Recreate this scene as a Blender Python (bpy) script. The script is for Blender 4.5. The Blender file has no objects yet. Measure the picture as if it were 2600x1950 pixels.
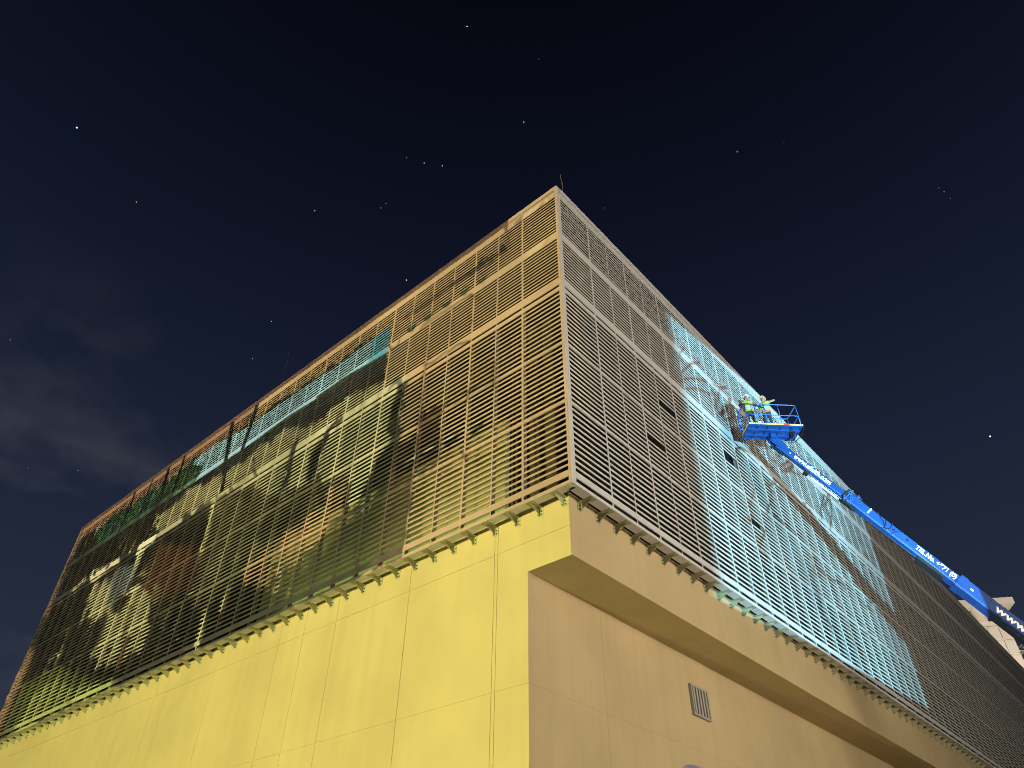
import bpy, bmesh, math, random
import numpy as np
from mathutils import Vector, Matrix
random.seed(7)
rng = np.random.default_rng(11)
S = bpy.context.scene
COL = S.collection
H0 = 11.9                      # height of the louvre screen's lower edge above the ground

# ------------------------------------------------------------------ camera
cd = bpy.data.cameras.new('camera')
cam = bpy.data.objects.new('camera', cd); COL.objects.link(cam)
cd.sensor_fit = 'HORIZONTAL'; cd.sensor_width = 36.0
cd.lens = 1840.85 / 2600 * 36.0
cd.clip_start = 0.1; cd.clip_end = 6000
right = Vector((0.66112, -0.75023, 0.00859)); down = Vector((0.49250, 0.42531, -0.75931)); fwd = Vector((0.56601, 0.50623, 0.65067))
m = Matrix((right, -down, -fwd)).transposed().to_4x4()
m.translation = Vector((-12.8886, -9.4051, 1.605))
cam.matrix_world = m
S.camera = cam
S.view_settings.view_transform = 'Standard'; S.view_settings.look = 'None'
S.view_settings.exposure = 0.0; S.view_settings.gamma = 1.0; S.view_settings.use_curve_mapping = False

S.cycles.use_denoising = True; S.cycles.filter_width = 1.0; S.cycles.use_light_tree = False; S.cycles.sample_clamp_indirect = 4.0

# ------------------------------------------------------------------ night sky
world = bpy.data.worlds.new('World'); S.world = world; world.use_nodes = True
nt = world.node_tree; nt.nodes.clear()
def N(t, **k):
    n = nt.nodes.new(t)
    for a, b in k.items(): setattr(n, a, b)
    return n
geo = N('ShaderNodeNewGeometry'); sep = N('ShaderNodeSeparateXYZ')
nt.links.new(geo.outputs['Incoming'], sep.inputs[0])
tc = N('ShaderNodeTexCoord'); nt.links.new(tc.outputs['Generated'], sep.inputs[0])
ramp = N('ShaderNodeValToRGB')
stops = [(0.0, (.036, .041, .062)), (.20, (.0245, .0325, .055)), (.36, (.0165, .0230, .044)), (.52, (.0112, .0163, .0360)), (.66, (.0068, .0102, .0245)), (.80, (.0038, .0054, .0140)), (.95, (.0016, .0021, .0044))]
e = ramp.color_ramp.elements
e[0].position, e[0].color = stops[0][0], (*stops[0][1], 1)
e[1].position, e[1].color = stops[-1][0], (*stops[-1][1], 1)
for p, c in stops[1:-1]:
    k = e.new(p); k.color = (*c, 1)
nt.links.new(sep.outputs['Z'], ramp.inputs[0])
mp = N('ShaderNodeMapping'); mp.inputs['Scale'].default_value = (1.0, 1.0, 1.9); mp.inputs['Location'].default_value = (.35, .1, .55)
nt.links.new(tc.outputs['Generated'], mp.inputs[0])
no = N('ShaderNodeTexNoise'); no.inputs['Scale'].default_value = 3.2; no.inputs['Detail'].default_value = 5; no.inputs['Roughness'].default_value = .55
nt.links.new(mp.outputs[0], no.inputs['Vector'])
cr = N('ShaderNodeMapRange'); cr.inputs['From Min'].default_value = .49; cr.inputs['From Max'].default_value = .68
nt.links.new(no.outputs['Fac'], cr.inputs['Value'])
# thin cloud lies over the town, on the side of the left facade (+y, -x)
dotv = N('ShaderNodeVectorMath', operation='DOT_PRODUCT'); dotv.inputs[1].default_value = (-.30, .95, .0)
nt.links.new(tc.outputs['Generated'], dotv.inputs[0])
dr = N('ShaderNodeMapRange'); dr.inputs['From Min'].default_value = .35; dr.inputs['From Max'].default_value = .80
nt.links.new(dotv.outputs['Value'], dr.inputs['Value'])
mu = N('ShaderNodeMath', operation='MULTIPLY'); nt.links.new(cr.outputs[0], mu.inputs[0]); nt.links.new(dr.outputs[0], mu.inputs[1])
zr = N('ShaderNodeMapRange'); zr.inputs['From Min'].default_value = .68; zr.inputs['From Max'].default_value = .50
nt.links.new(sep.outputs['Z'], zr.inputs['Value'])
mu2 = N('ShaderNodeMath', operation='MULTIPLY'); nt.links.new(mu.outputs[0], mu2.inputs[0]); nt.links.new(zr.outputs[0], mu2.inputs[1]); mu = mu2
mix = N('ShaderNodeMix', data_type='RGBA', blend_type='ADD')
sc_ = N('ShaderNodeMath', operation='MULTIPLY'); sc_.inputs[1].default_value = .9; nt.links.new(mu.outputs[0], sc_.inputs[0])
nt.links.new(sc_.outputs[0], mix.inputs[0]); nt.links.new(ramp.outputs[0], mix.inputs[6]); mix.inputs[7].default_value = (.042, .039, .036, 1)
bg = N('ShaderNodeBackground'); bg.inputs['Strength'].default_value = 1.0
nt.links.new(mix.outputs[2], bg.inputs[0])
wo = N('ShaderNodeOutputWorld'); nt.links.new(bg.outputs[0], wo.inputs[0])

# ------------------------------------------------------------------ the show's two projectors and the street lamps
# Each entry of a slide: kind (p filled shape, l stroke), screen colour (sRGB 0..255), stroke width in m, texture, points (metres along the facade, metres above its lower edge)
LEFT_SPLIT = 31
LEFT_SLIDE = [
 ('p', (64, 58, 34), 0, 'dark', [(9.09, 11.73), (9.11, 10.15), (8.99, 8.72), (7.98, 8.41), (7.54, 7.75), (7.61, 6.41), (7.48, 4.68), (6.52, 4.54), (6.48, 3.39), (6.51, 2.01), (6.52, 0.99), (6.54, -0.02), (8.77, -0.11), (13.05, -0.12), (24.38, -0.43), (40.17, -0.61), (44.65, 2.84), (44.33, 8.85), (40.88, 10.78), (40.08, 12.4), (36.9, 11.94), (33.97, 12.16)]),
 ('p', (118, 88, 58), 0, 'dark', [(7.48, 4.68), (6.52, 4.54), (6.48, 3.39), (6.51, 2.01), (6.52, 0.99), (6.54, -0.02), (8.2, -0.02), (8.29, 0.83), (7.96, 2.17), (7.87, 3.86)]),
 ('p', (150, 112, 72), 0, 'dark', [(6.52, 5.41), (5.25, 5.28), (5.29, 4.48), (5.28, 2.85), (6.35, 2.9), (6.53, 4.38)]),
 ('p', (232, 220, 146), 0, 'wear', [(7.98, 8.41), (8.94, 8.69), (11.19, 9.04), (12.13, 8.7), (13.58, 8.66), (15.87, 9.53), (16.94, 9.35), (18.57, 9.44), (19.79, 9.2), (22.74, 9.43), (24.87, 9.84), (25.82, 9.43), (27.45, 9.41), (27.71, 8.8), (26.64, 8.11), (20.82, 7.92), (17.55, 7.05), (15.57, 5.81), (14.82, 5.6), (13.74, 5.51), (13.2, 5.38), (12.36, 5.35), (10.09, 4.38), (9.96, 3.19), (9.47, 3.08), (8.86, 4.14), (7.74, 4.9), (7.87, 6.68), (7.54, 7.75)]),
 ('p', (150, 140, 105), 0, 'dark', [(8.31, 8.2), (7.87, 8.04), (7.54, 7.64), (7.65, 7.47), (8.21, 7.6), (8.65, 7.78), (8.57, 8.1)]),
 ('p', (60, 56, 36), 0, 'dark', [(7.51, 7.45), (7.61, 6.41), (7.56, 4.56), (8.18, 5.17), (8.21, 6.84), (8.07, 7.58)]),
 ('p', (58, 52, 34), 0, 'dark', [(11.35, 8.1), (11.86, 8.35), (12.1, 7.64), (12.69, 7.48), (13.17, 6.93), (13.3, 6.33), (13.25, 5.58), (12.65, 5.46), (12.51, 5.8), (12.44, 6.6), (12.11, 7.2), (11.75, 7.7)]),
 ('p', (58, 52, 34), 0, 'dark', [(14.66, 8.89), (14.89, 8.33), (15.05, 7.8), (15.01, 6.89), (14.88, 5.99), (14.55, 5.81), (14.53, 6.68), (14.53, 7.46), (14.42, 7.96)]),
 ('p', (40, 36, 20), 0, None, [(21.31, 10.25), (20.76, 8.15), (20.37, 8.0), (20.9, 10.06)]),
 ('p', (235, 222, 140), 0, 'wear', [(21.17, 7.73), (20.54, 7.61), (20.07, 5.69), (19.97, 4.55), (20.69, 4.62), (20.96, 5.11), (20.98, 5.9)]),
 ('p', (246, 234, 150), 0, 'wear', [(20.69, 5.25), (21.06, 6.74), (20.97, 7.69), (20.22, 7.48), (20.18, 6.41), (20.01, 5.02), (19.89, 4.25), (20.46, 4.44)]),
 ('p', (246, 234, 150), 0, 'wear', [(20.25, 4.29), (19.56, 4.15), (18.96, 3.49), (17.51, 3.1), (16.81, 3.17), (16.82, 2.67), (17.51, 2.6), (19.49, 2.76), (20.46, 2.6), (20.78, 2.91), (19.9, 3.03)]),
 ('p', (235, 222, 140), 0, None, [(18.85, 1.92), (18.55, 1.84), (18.31, 0.68), (18.27, 0.05), (18.62, 0.14), (18.71, 0.52)]),
 ('p', (225, 212, 130), 0, None, [(17.43, 2.43), (17.15, 2.34), (17.22, 1.26), (17.5, 1.34)]),
 ('p', (150, 138, 86), 0, 'dark', [(20.82, 7.92), (17.55, 7.05), (15.24, 5.68), (13.51, 5.38), (11.59, 4.91), (11.97, 3.71), (14.61, 4.01), (16.02, 3.46), (16.45, 1.91), (19.25, 1.72), (20.68, 3.17), (20.6, 5.4)]),
 ('p', (238, 192, 124), 0, 'wear', [(16.14, 2.08), (16.15, 2.98), (16.26, 4.01), (14.73, 4.32), (13.0, 4.63), (11.49, 4.73), (10.26, 4.35), (10.15, 3.17), (11.14, 2.66), (11.29, 2.44), (11.75, 1.97), (13.73, 1.67), (14.88, 1.69)]),
 ('p', (118, 106, 64), 0, 'dark', [(15.17, 5.5), (12.71, 5.33), (11.32, 4.8), (11.56, 3.55), (12.9, 3.55), (14.69, 3.51), (15.85, 3.05), (16.22, 4.6)]),
 ('p', (122, 84, 48), 0, 'wear', [(26.38, 7.34), (22.76, 5.9), (21.0, 5.0), (20.65, 4.54), (20.96, 3.68), (20.94, 3.12), (22.37, 3.32), (24.42, 3.68), (26.49, 5.37), (26.37, 6.41)]),
 ('p', (244, 230, 148), 0, 'wear', [(32.99, 7.04), (31.02, 6.55), (27.83, 5.23), (26.29, 5.2), (24.83, 4.01), (23.63, 2.57), (23.52, 1.21), (25.57, 1.32), (28.14, 1.68), (29.42, 2.7), (28.97, 3.32), (29.28, 4.59), (30.66, 4.27), (32.39, 5.63), (32.63, 4.79), (32.58, 4.5), (32.85, 5.49)]),
 ('p', (120, 86, 46), 0, 'wear', [(25.94, 1.18), (25.84, 2.53), (25.33, 2.47), (25.18, 1.01), (25.41, 0.7)]),
 ('p', (60, 52, 30), 0, 'dark', [(28.84, 5.17), (27.83, 5.23), (27.07, 4.66), (27.67, 4.32), (29.05, 4.53)]),
 ('p', (160, 170, 150), 0, 'wear', [(30.91, 7.13), (29.58, 7.28), (28.4, 6.94), (27.86, 5.98), (28.1, 5.28), (29.29, 5.06), (30.19, 5.71)]),
 ('p', (240, 225, 160), 0, None, [(33.8, 7.57), (34.43, 8.28), (34.1, 8.44), (32.56, 8.16), (30.79, 8.14), (30.44, 7.69), (31.74, 7.56), (32.24, 7.55), (33.24, 7.41)]),
 ('p', (52, 46, 28), 0, None, [(33.77, 7.94), (33.95, 8.26), (33.64, 8.2), (33.29, 7.83)]),
 ('p', (52, 46, 28), 0, None, [(33.14, 8.13), (33.23, 8.29), (32.82, 8.16), (32.74, 7.96)]),
 ('p', (52, 46, 28), 0, None, [(32.31, 7.95), (31.83, 8.1), (31.7, 7.93), (31.94, 7.71)]),
 ('p', (30, 28, 16), 0, None, [(30.15, 7.3), (30.2, 7.9), (29.47, 8.2), (28.37, 7.87), (27.94, 7.15), (28.4, 6.94), (29.48, 7.25)]),
 ('p', (248, 236, 178), 0, None, [(28.42, 7.88), (28.56, 8.14), (26.6, 8.07), (26.61, 7.58), (27.32, 7.55)]),
 ('p', (246, 234, 160), 0, 'wear', [(28.5, 7.83), (27.55, 7.67), (27.6, 6.88), (27.56, 6.08), (27.68, 5.73), (28.03, 6.42)]),
 ('p', (30, 28, 16), 0, None, [(26.97, 7.47), (26.59, 7.33), (26.35, 5.7), (26.5, 5.29), (26.79, 6.03)]),
 ('p', (205, 190, 132), 0, None, [(26.69, 8.0), (24.1, 8.0), (23.94, 7.74), (26.42, 7.76)]),
 ('p', (184, 230, 226), 0, 'teal', [(9.08, 11.72), (9.1, 10.13), (11.77, 10.42), (15.77, 10.37), (19.63, 10.18), (21.2, 10.27), (24.22, 10.22), (26.76, 10.24), (26.13, 10.97), (25.66, 11.91), (23.33, 12.08), (20.29, 11.69), (17.51, 11.71), (12.61, 11.56)]),
 ('p', (104, 186, 190), 0, 'teal', [(9.08, 11.72), (9.1, 10.13), (10.28, 10.25), (10.21, 11.76)]),
 ('p', (176, 214, 214), 0, None, [(13.87, 10.24), (17.03, 10.42), (21.17, 10.19), (24.18, 10.16), (24.39, 10.32), (21.44, 10.74), (17.23, 10.95), (14.02, 10.74)]),
 ('p', (70, 108, 56), 0, 'leaf', [(26.13, 12.1), (28.19, 11.92), (30.33, 11.91), (32.32, 11.93), (34.39, 12.05), (36.99, 11.92), (35.3, 10.33), (32.57, 10.32), (28.42, 10.45), (26.76, 10.24), (23.96, 10.3), (23.81, 11.09)]),
 ('p', (172, 128, 86), 0, None, [(19.11, 12.34), (20.35, 11.81), (23.36, 12.15), (26.17, 12.17), (30.38, 11.98), (34.45, 12.13), (38.56, 12.09), (39.75, 13.26), (34.88, 13.35), (26.47, 13.34), (20.14, 13.14)]),
 ('p', (150, 112, 74), 0, 'wear', [(39.75, 13.29), (39.27, 13.04), (39.08, 12.35), (39.22, 11.59), (39.45, 10.29), (39.47, 9.35), (39.21, 8.34), (38.61, 7.02), (39.85, 7.36), (39.75, 7.86)]),
 ('p', (176, 138, 92), 0, 'wear', [(39.61, 5.16), (38.03, 4.78), (38.22, 3.24), (38.21, 2.1), (37.96, 0.96), (37.99, 0.26), (39.83, 0.57), (39.62, 1.63)]),
 ('p', (122, 124, 58), 0, 'wear', [(37.84, 0.13), (38.02, 1.51), (37.79, 2.84), (35.15, 2.88), (33.47, 2.76), (31.09, 1.99), (27.93, 0.97), (26.06, 0.38), (25.07, 0.48), (24.8, 0.12), (25.82, 0.09), (35.79, -0.04)]),
 ('p', (196, 198, 96), 0, 'wear', [(36.03, 0.17), (35.9, 1.12), (35.14, 2.0), (32.51, 1.77), (29.39, 0.95), (27.3, 0.64), (25.37, 0.36), (25.56, 0.1), (26.81, 0.04), (34.79, -0.14)]),
 ('l', (14, 12, 7), 0.38, None, [(19.55, 13.14), (19.72, 10.24)]),
 ('l', (14, 12, 7), 0.38, None, [(21.93, 13.19), (21.22, 10.28)]),
 ('l', (14, 12, 7), 0.34, None, [(26.72, 13.25), (26.6, 11.84), (26.59, 10.16)]),
 ('l', (14, 12, 7), 0.38, None, [(28.47, 13.22), (28.01, 10.81)]),
 ('l', (14, 12, 7), 0.24, None, [(30.2, 13.15), (30.34, 12.31), (30.18, 10.67)]),
 ('l', (14, 12, 7), 0.29, None, [(32.41, 13.25), (32.32, 11.89), (32.5, 10.38)]),
 ('l', (14, 12, 7), 0.34, None, [(28.12, 10.78), (27.77, 8.32)]),
 ('l', (46, 42, 24), 0.14, None, [(3.21, 11.53), (4.06, 11.63), (5.25, 11.68), (6.44, 11.69), (7.65, 11.69), (8.31, 11.67)]),
 ('l', (92, 78, 48), 0.14, None, [(3.2, 11.28), (4.05, 11.45), (5.23, 11.52), (6.42, 11.5), (7.62, 11.49)]),
 ('p', (60, 56, 32), 0, 'dark', [(2.44, 12.39), (2.65, 12.13), (2.88, 11.68), (4.01, 11.69), (4.07, 11.55), (2.88, 11.43), (2.42, 11.59)]),
 ('p', (88, 86, 44), 0, None, [(3.96, 10.65), (3.91, 10.87), (3.68, 10.97), (3.51, 10.82), (3.48, 10.56), (3.66, 10.41), (3.84, 10.48)]),
 ('l', (205, 220, 150), 0.1, None, [(3.83, 10.77), (3.6, 10.86)]),
 ('p', (88, 86, 44), 0, None, [(4.9, 10.64), (4.85, 10.86), (4.62, 10.97), (4.43, 10.81), (4.4, 10.55), (4.58, 10.39), (4.77, 10.47)]),
 ('l', (205, 220, 150), 0.1, None, [(4.76, 10.76), (4.53, 10.85)]),
 ('p', (88, 86, 44), 0, None, [(5.9, 10.65), (5.86, 10.88), (5.62, 10.98), (5.42, 10.83), (5.38, 10.56), (5.56, 10.4), (5.77, 10.48)]),
 ('l', (205, 220, 150), 0.1, None, [(5.76, 10.78), (5.52, 10.86)]),
 ('p', (88, 86, 44), 0, None, [(6.96, 10.62), (6.92, 10.85), (6.67, 10.96), (6.46, 10.8), (6.41, 10.53), (6.6, 10.37), (6.81, 10.44)]),
 ('l', (205, 220, 150), 0.1, None, [(6.82, 10.75), (6.57, 10.84)]),
 ('p', (88, 86, 44), 0, None, [(7.93, 10.61), (7.89, 10.85), (7.64, 10.96), (7.42, 10.79), (7.36, 10.52), (7.55, 10.35), (7.77, 10.43)]),
 ('l', (205, 220, 150), 0.1, None, [(7.78, 10.74), (7.53, 10.83)]),
 ('p', (52, 46, 28), 0, None, [(3.94, 3.46), (3.7, 3.79), (3.34, 3.79), (3.33, 3.46), (3.73, 3.28)]),
 ('l', (225, 225, 160), 0.14, None, [(3.85, 3.62), (3.49, 3.7)]),
 ('p', (52, 46, 28), 0, None, [(5.08, 3.53), (4.83, 3.87), (4.45, 3.87), (4.43, 3.53), (4.84, 3.35)]),
 ('l', (225, 225, 160), 0.14, None, [(4.98, 3.7), (4.61, 3.78)]),
 ('p', (52, 46, 28), 0, None, [(6.09, 3.52), (5.84, 3.86), (5.45, 3.87), (5.41, 3.51), (5.84, 3.33)]),
 ('l', (225, 225, 160), 0.14, None, [(6.0, 3.69), (5.61, 3.77)]),
 ('p', (52, 46, 28), 0, None, [(7.01, 3.45), (6.77, 3.8), (6.36, 3.81), (6.31, 3.45), (6.75, 3.26)]),
 ('l', (225, 225, 160), 0.14, None, [(6.92, 3.63), (6.52, 3.71)]),
 ('p', (110, 78, 50), 0, None, [(2.43, 13.05), (2.53, 12.96), (4.34, 12.88), (8.7, 13.15), (21.74, 13.45), (39.57, 12.99), (40.31, 13.7), (22.1, 14.23), (8.77, 13.58), (4.37, 13.3)]),
 ('p', (122, 86, 54), 0, None, [(2.43, 13.01), (2.44, 12.58), (2.59, 12.49), (2.63, 12.94)]),
 ('p', (196, 150, 98), 0, None, [(0.64, 12.81), (0.94, 12.63), (1.06, 12.48), (0.68, 12.47)]),
 ('p', (196, 150, 98), 0, None, [(0.46, 10.47), (0.68, 10.42), (0.87, 10.18), (0.49, 10.2)]),
 ('p', (240, 208, 140), 0, None, [(0.64, 12.85), (1.65, 12.82), (1.65, 12.53), (1.06, 12.48)]),
 ('p', (240, 208, 140), 0, None, [(0.48, 10.53), (1.51, 10.37), (1.48, 10.18), (0.87, 10.18)]),
 ('p', (240, 208, 140), 0, None, [(0.41, 12.78), (0.45, 12.59), (0.56, 12.55), (0.56, 12.8)]),
 ('p', (178, 138, 92), 0, None, [(1.65, 12.86), (2.11, 12.78), (2.1, 12.55), (1.71, 12.43)]),
 ('l', (92, 64, 38), 0.1, None, [(4.3, 10.26), (4.03, 9.85), (3.71, 9.59)]),
 ('l', (92, 64, 38), 0.1, None, [(7.08, 10.1), (6.97, 10.29), (4.3, 10.23)]),
 ('l', (92, 64, 38), 0.1, None, [(5.29, 7.81), (4.78, 7.91), (4.17, 7.7)]),
 ('l', (92, 64, 38), 0.1, None, [(6.6, 7.94), (6.07, 7.8), (5.39, 7.93)]),
 ('l', (92, 64, 38), 0.1, None, [(5.25, 5.28), (4.55, 5.12), (4.12, 5.3), (2.88, 5.12)]),
 ('l', (92, 64, 38), 0.1, None, [(2.96, 6.0), (2.92, 4.74)]),
 ('l', (92, 64, 38), 0.1, None, [(6.5, 5.3), (5.23, 5.06)]),
 ('l', (92, 64, 38), 0.1, None, [(4.01, 5.29), (4.2, 4.83)]),
 ('l', (92, 64, 38), 0.1, None, [(4.19, 2.91), (4.04, 2.52), (3.83, 2.47)]),
 ('l', (92, 64, 38), 0.1, None, [(6.6, 7.46), (6.49, 6.15), (6.47, 5.28)]),
 ('l', (92, 64, 38), 0.1, None, [(6.53, 9.52), (6.43, 8.2), (6.5, 7.47)]),
 ('l', (92, 64, 38), 0.1, None, [(8.32, 10.44), (8.41, 10.09), (8.62, 10.06)]),
 ('l', (92, 64, 38), 0.1, None, [(9.03, 10.52), (8.78, 10.12), (8.37, 10.11)]),
 ('l', (92, 64, 38), 0.1, None, [(5.32, 9.53), (5.2, 9.25), (5.29, 8.91)]),
 ('l', (92, 64, 38), 0.1, None, [(4.15, 8.8), (4.01, 8.56)]),
]
RIGHT_SLIDE = [
 ('l', (96, 16, 20), 0.07, None, [(7.7, 11.23), (7.32, 9.74)]),
 ('l', (96, 16, 20), 0.1, None, [(8.58, 10.92), (7.99, 10.21), (7.5, 8.79), (7.42, 8.29)]),
 ('l', (96, 16, 20), 0.12, None, [(9.82, 10.96), (8.9, 10.24), (7.92, 9.14), (7.55, 8.37)]),
 ('l', (96, 16, 20), 0.11, None, [(10.12, 10.01), (9.16, 9.58), (8.06, 8.85), (7.54, 8.33)]),
 ('l', (96, 16, 20), 0.11, None, [(10.29, 9.44), (8.96, 8.91), (8.08, 8.34)]),
 ('l', (96, 16, 20), 0.12, None, [(10.7, 10.31), (11.38, 10.46), (12.25, 11.1)]),
 ('l', (96, 16, 20), 0.1, None, [(11.53, 10.89), (11.38, 10.46), (10.59, 8.93)]),
 ('l', (96, 16, 20), 0.1, None, [(11.25, 10.46), (12.01, 10.45), (12.27, 10.12)]),
 ('l', (96, 16, 20), 0.12, None, [(10.71, 9.79), (10.52, 8.88), (10.93, 8.52)]),
 ('l', (96, 16, 20), 0.12, None, [(10.11, 9.25), (10.29, 8.75), (10.54, 8.44)]),
 ('l', (96, 16, 20), 0.12, None, [(11.41, 9.51), (10.88, 8.72), (11.6, 8.69)]),
 ('l', (96, 16, 20), 0.14, None, [(12.02, 9.8), (10.84, 8.62)]),
 ('l', (96, 16, 20), 0.14, None, [(11.53, 9.5), (11.95, 9.28), (11.8, 8.88)]),
 ('l', (96, 16, 20), 0.14, None, [(15.4, 9.48), (15.37, 8.83), (16.18, 9.01), (16.31, 9.57), (17.02, 9.78)]),
 ('l', (96, 16, 20), 0.17, None, [(16.87, 9.21), (18.11, 10.1), (18.58, 10.09), (17.32, 9.2), (17.02, 9.21)]),
 ('l', (96, 16, 20), 0.12, None, [(17.25, 10.83), (17.71, 10.83)]),
 ('l', (96, 16, 20), 0.12, None, [(17.89, 9.41), (19.02, 9.72)]),
 ('l', (96, 16, 20), 0.14, None, [(15.84, 8.92), (16.85, 8.88), (18.11, 9.51)]),
 ('p', (40, 60, 190), 0, None, [(6.63, 10.39), (7.18, 10.48), (7.18, 10.03), (6.62, 9.91)]),
 ('l', (22, 16, 16), 0.13, None, [(11.44, 7.01), (11.76, 7.42), (12.21, 7.71), (12.67, 7.82), (13.54, 8.03), (13.92, 7.88)]),
 ('l', (22, 16, 16), 0.13, None, [(11.46, 7.07), (11.43, 6.58), (11.41, 5.75), (11.58, 5.21), (11.65, 4.46), (11.62, 4.03)]),
 ('l', (22, 16, 16), 0.13, None, [(14.11, 7.73), (13.93, 7.14), (14.3, 6.79), (14.75, 6.62)]),
 ('l', (22, 16, 16), 0.13, None, [(15.18, 7.87), (15.13, 7.39), (14.18, 6.73)]),
 ('l', (22, 16, 16), 0.13, None, [(11.62, 4.03), (11.63, 3.54), (11.53, 2.98), (11.65, 2.25), (11.66, 1.46)]),
 ('l', (22, 16, 16), 0.13, None, [(11.45, 4.0), (11.86, 4.22), (11.62, 3.87), (11.27, 3.75)]),
 ('l', (22, 16, 16), 0.13, None, [(12.86, 4.15), (11.61, 2.81), (12.33, 2.71)]),
 ('l', (22, 16, 16), 0.13, None, [(13.98, 5.25), (15.8, 5.31), (17.33, 5.35)]),
 ('l', (22, 16, 16), 0.13, None, [(22.24, 10.48), (23.43, 10.81), (22.8, 10.04), (22.26, 10.14), (20.77, 8.56), (20.45, 7.88)]),
 ('l', (22, 16, 16), 0.13, None, [(23.09, 10.29), (22.54, 9.13), (21.38, 7.75)]),
 ('l', (22, 16, 16), 0.13, None, [(21.75, 8.99), (22.05, 8.58), (22.14, 9.06)]),
 ('l', (22, 16, 16), 0.13, None, [(12.41, 6.42), (12.7, 5.93), (11.62, 4.56), (11.57, 3.91), (11.21, 3.88)]),
 ('l', (22, 16, 16), 0.13, None, [(14.37, 7.03), (14.43, 6.34), (13.26, 4.98), (13.54, 4.77)]),
 ('l', (22, 16, 16), 0.13, None, [(22.45, 11.44), (23.47, 11.04), (21.69, 9.16)]),
 ('l', (22, 16, 16), 0.13, None, [(16.77, 4.61), (17.83, 4.69), (17.02, 3.85), (17.75, 3.85)]),
 ('l', (22, 16, 16), 0.13, None, [(17.42, 5.22), (18.48, 4.53), (19.14, 3.69), (19.71, 2.96)]),
 ('l', (22, 16, 16), 0.13, None, [(17.56, 4.25), (19.07, 4.27), (21.32, 4.73)]),
 ('l', (22, 16, 16), 0.13, None, [(16.33, 4.11), (16.95, 3.05), (16.69, 1.97), (17.63, 1.49), (17.86, 0.8)]),
 ('l', (22, 16, 16), 0.13, None, [(20.31, 4.93), (21.13, 4.24), (21.13, 3.16), (22.69, 2.58)]),
 ('l', (22, 16, 16), 0.13, None, [(21.68, 5.22), (22.44, 4.41), (24.24, 4.44)]),
 ('l', (22, 16, 16), 0.13, None, [(26.59, 8.25), (28.17, 7.92), (29.34, 7.09)]),
 ('l', (120, 60, 40), 0.08, None, [(13.95, 5.19), (14.01, 2.83), (15.81, 2.8)]),
 ('l', (120, 60, 40), 0.06, None, [(11.63, 6.68), (11.62, 5.49), (12.65, 4.92)]),
 ('l', (60, 60, 150), 0.1, None, [(15.8, 3.9), (16.49, 2.76), (17.56, 2.88)]),
 ('l', (70, 52, 48), 0.12, None, [(19.87, 2.75), (19.86, 1.5), (20.87, 1.17)]),
]

def lin(c):
    c = np.asarray(c, dtype=float) / 255.0
    return np.where(c <= .04045, c / 12.92, ((c + .055) / 1.055) ** 2.4)
SLAT_ALBEDO = 0.60
PXM = 40                                                        # slide pixels per metre of facade

def smooth_noise(h, w, cell):
    gh, gw = h // cell + 3, w // cell + 3
    g = rng.random((gh, gw))
    y = np.arange(h) / cell; x = np.arange(w) / cell
    y0 = y.astype(int); x0 = x.astype(int); fy = (y - y0)[:, None]; fx = (x - x0)[None, :]
    fy = fy * fy * (3 - 2 * fy); fx = fx * fx * (3 - 2 * fx)
    return (g[y0][:, x0] * (1 - fy) * (1 - fx) + g[y0 + 1][:, x0] * fy * (1 - fx) + g[y0][:, x0 + 1] * (1 - fy) * fx + g[y0 + 1][:, x0 + 1] * fy * fx)

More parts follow.
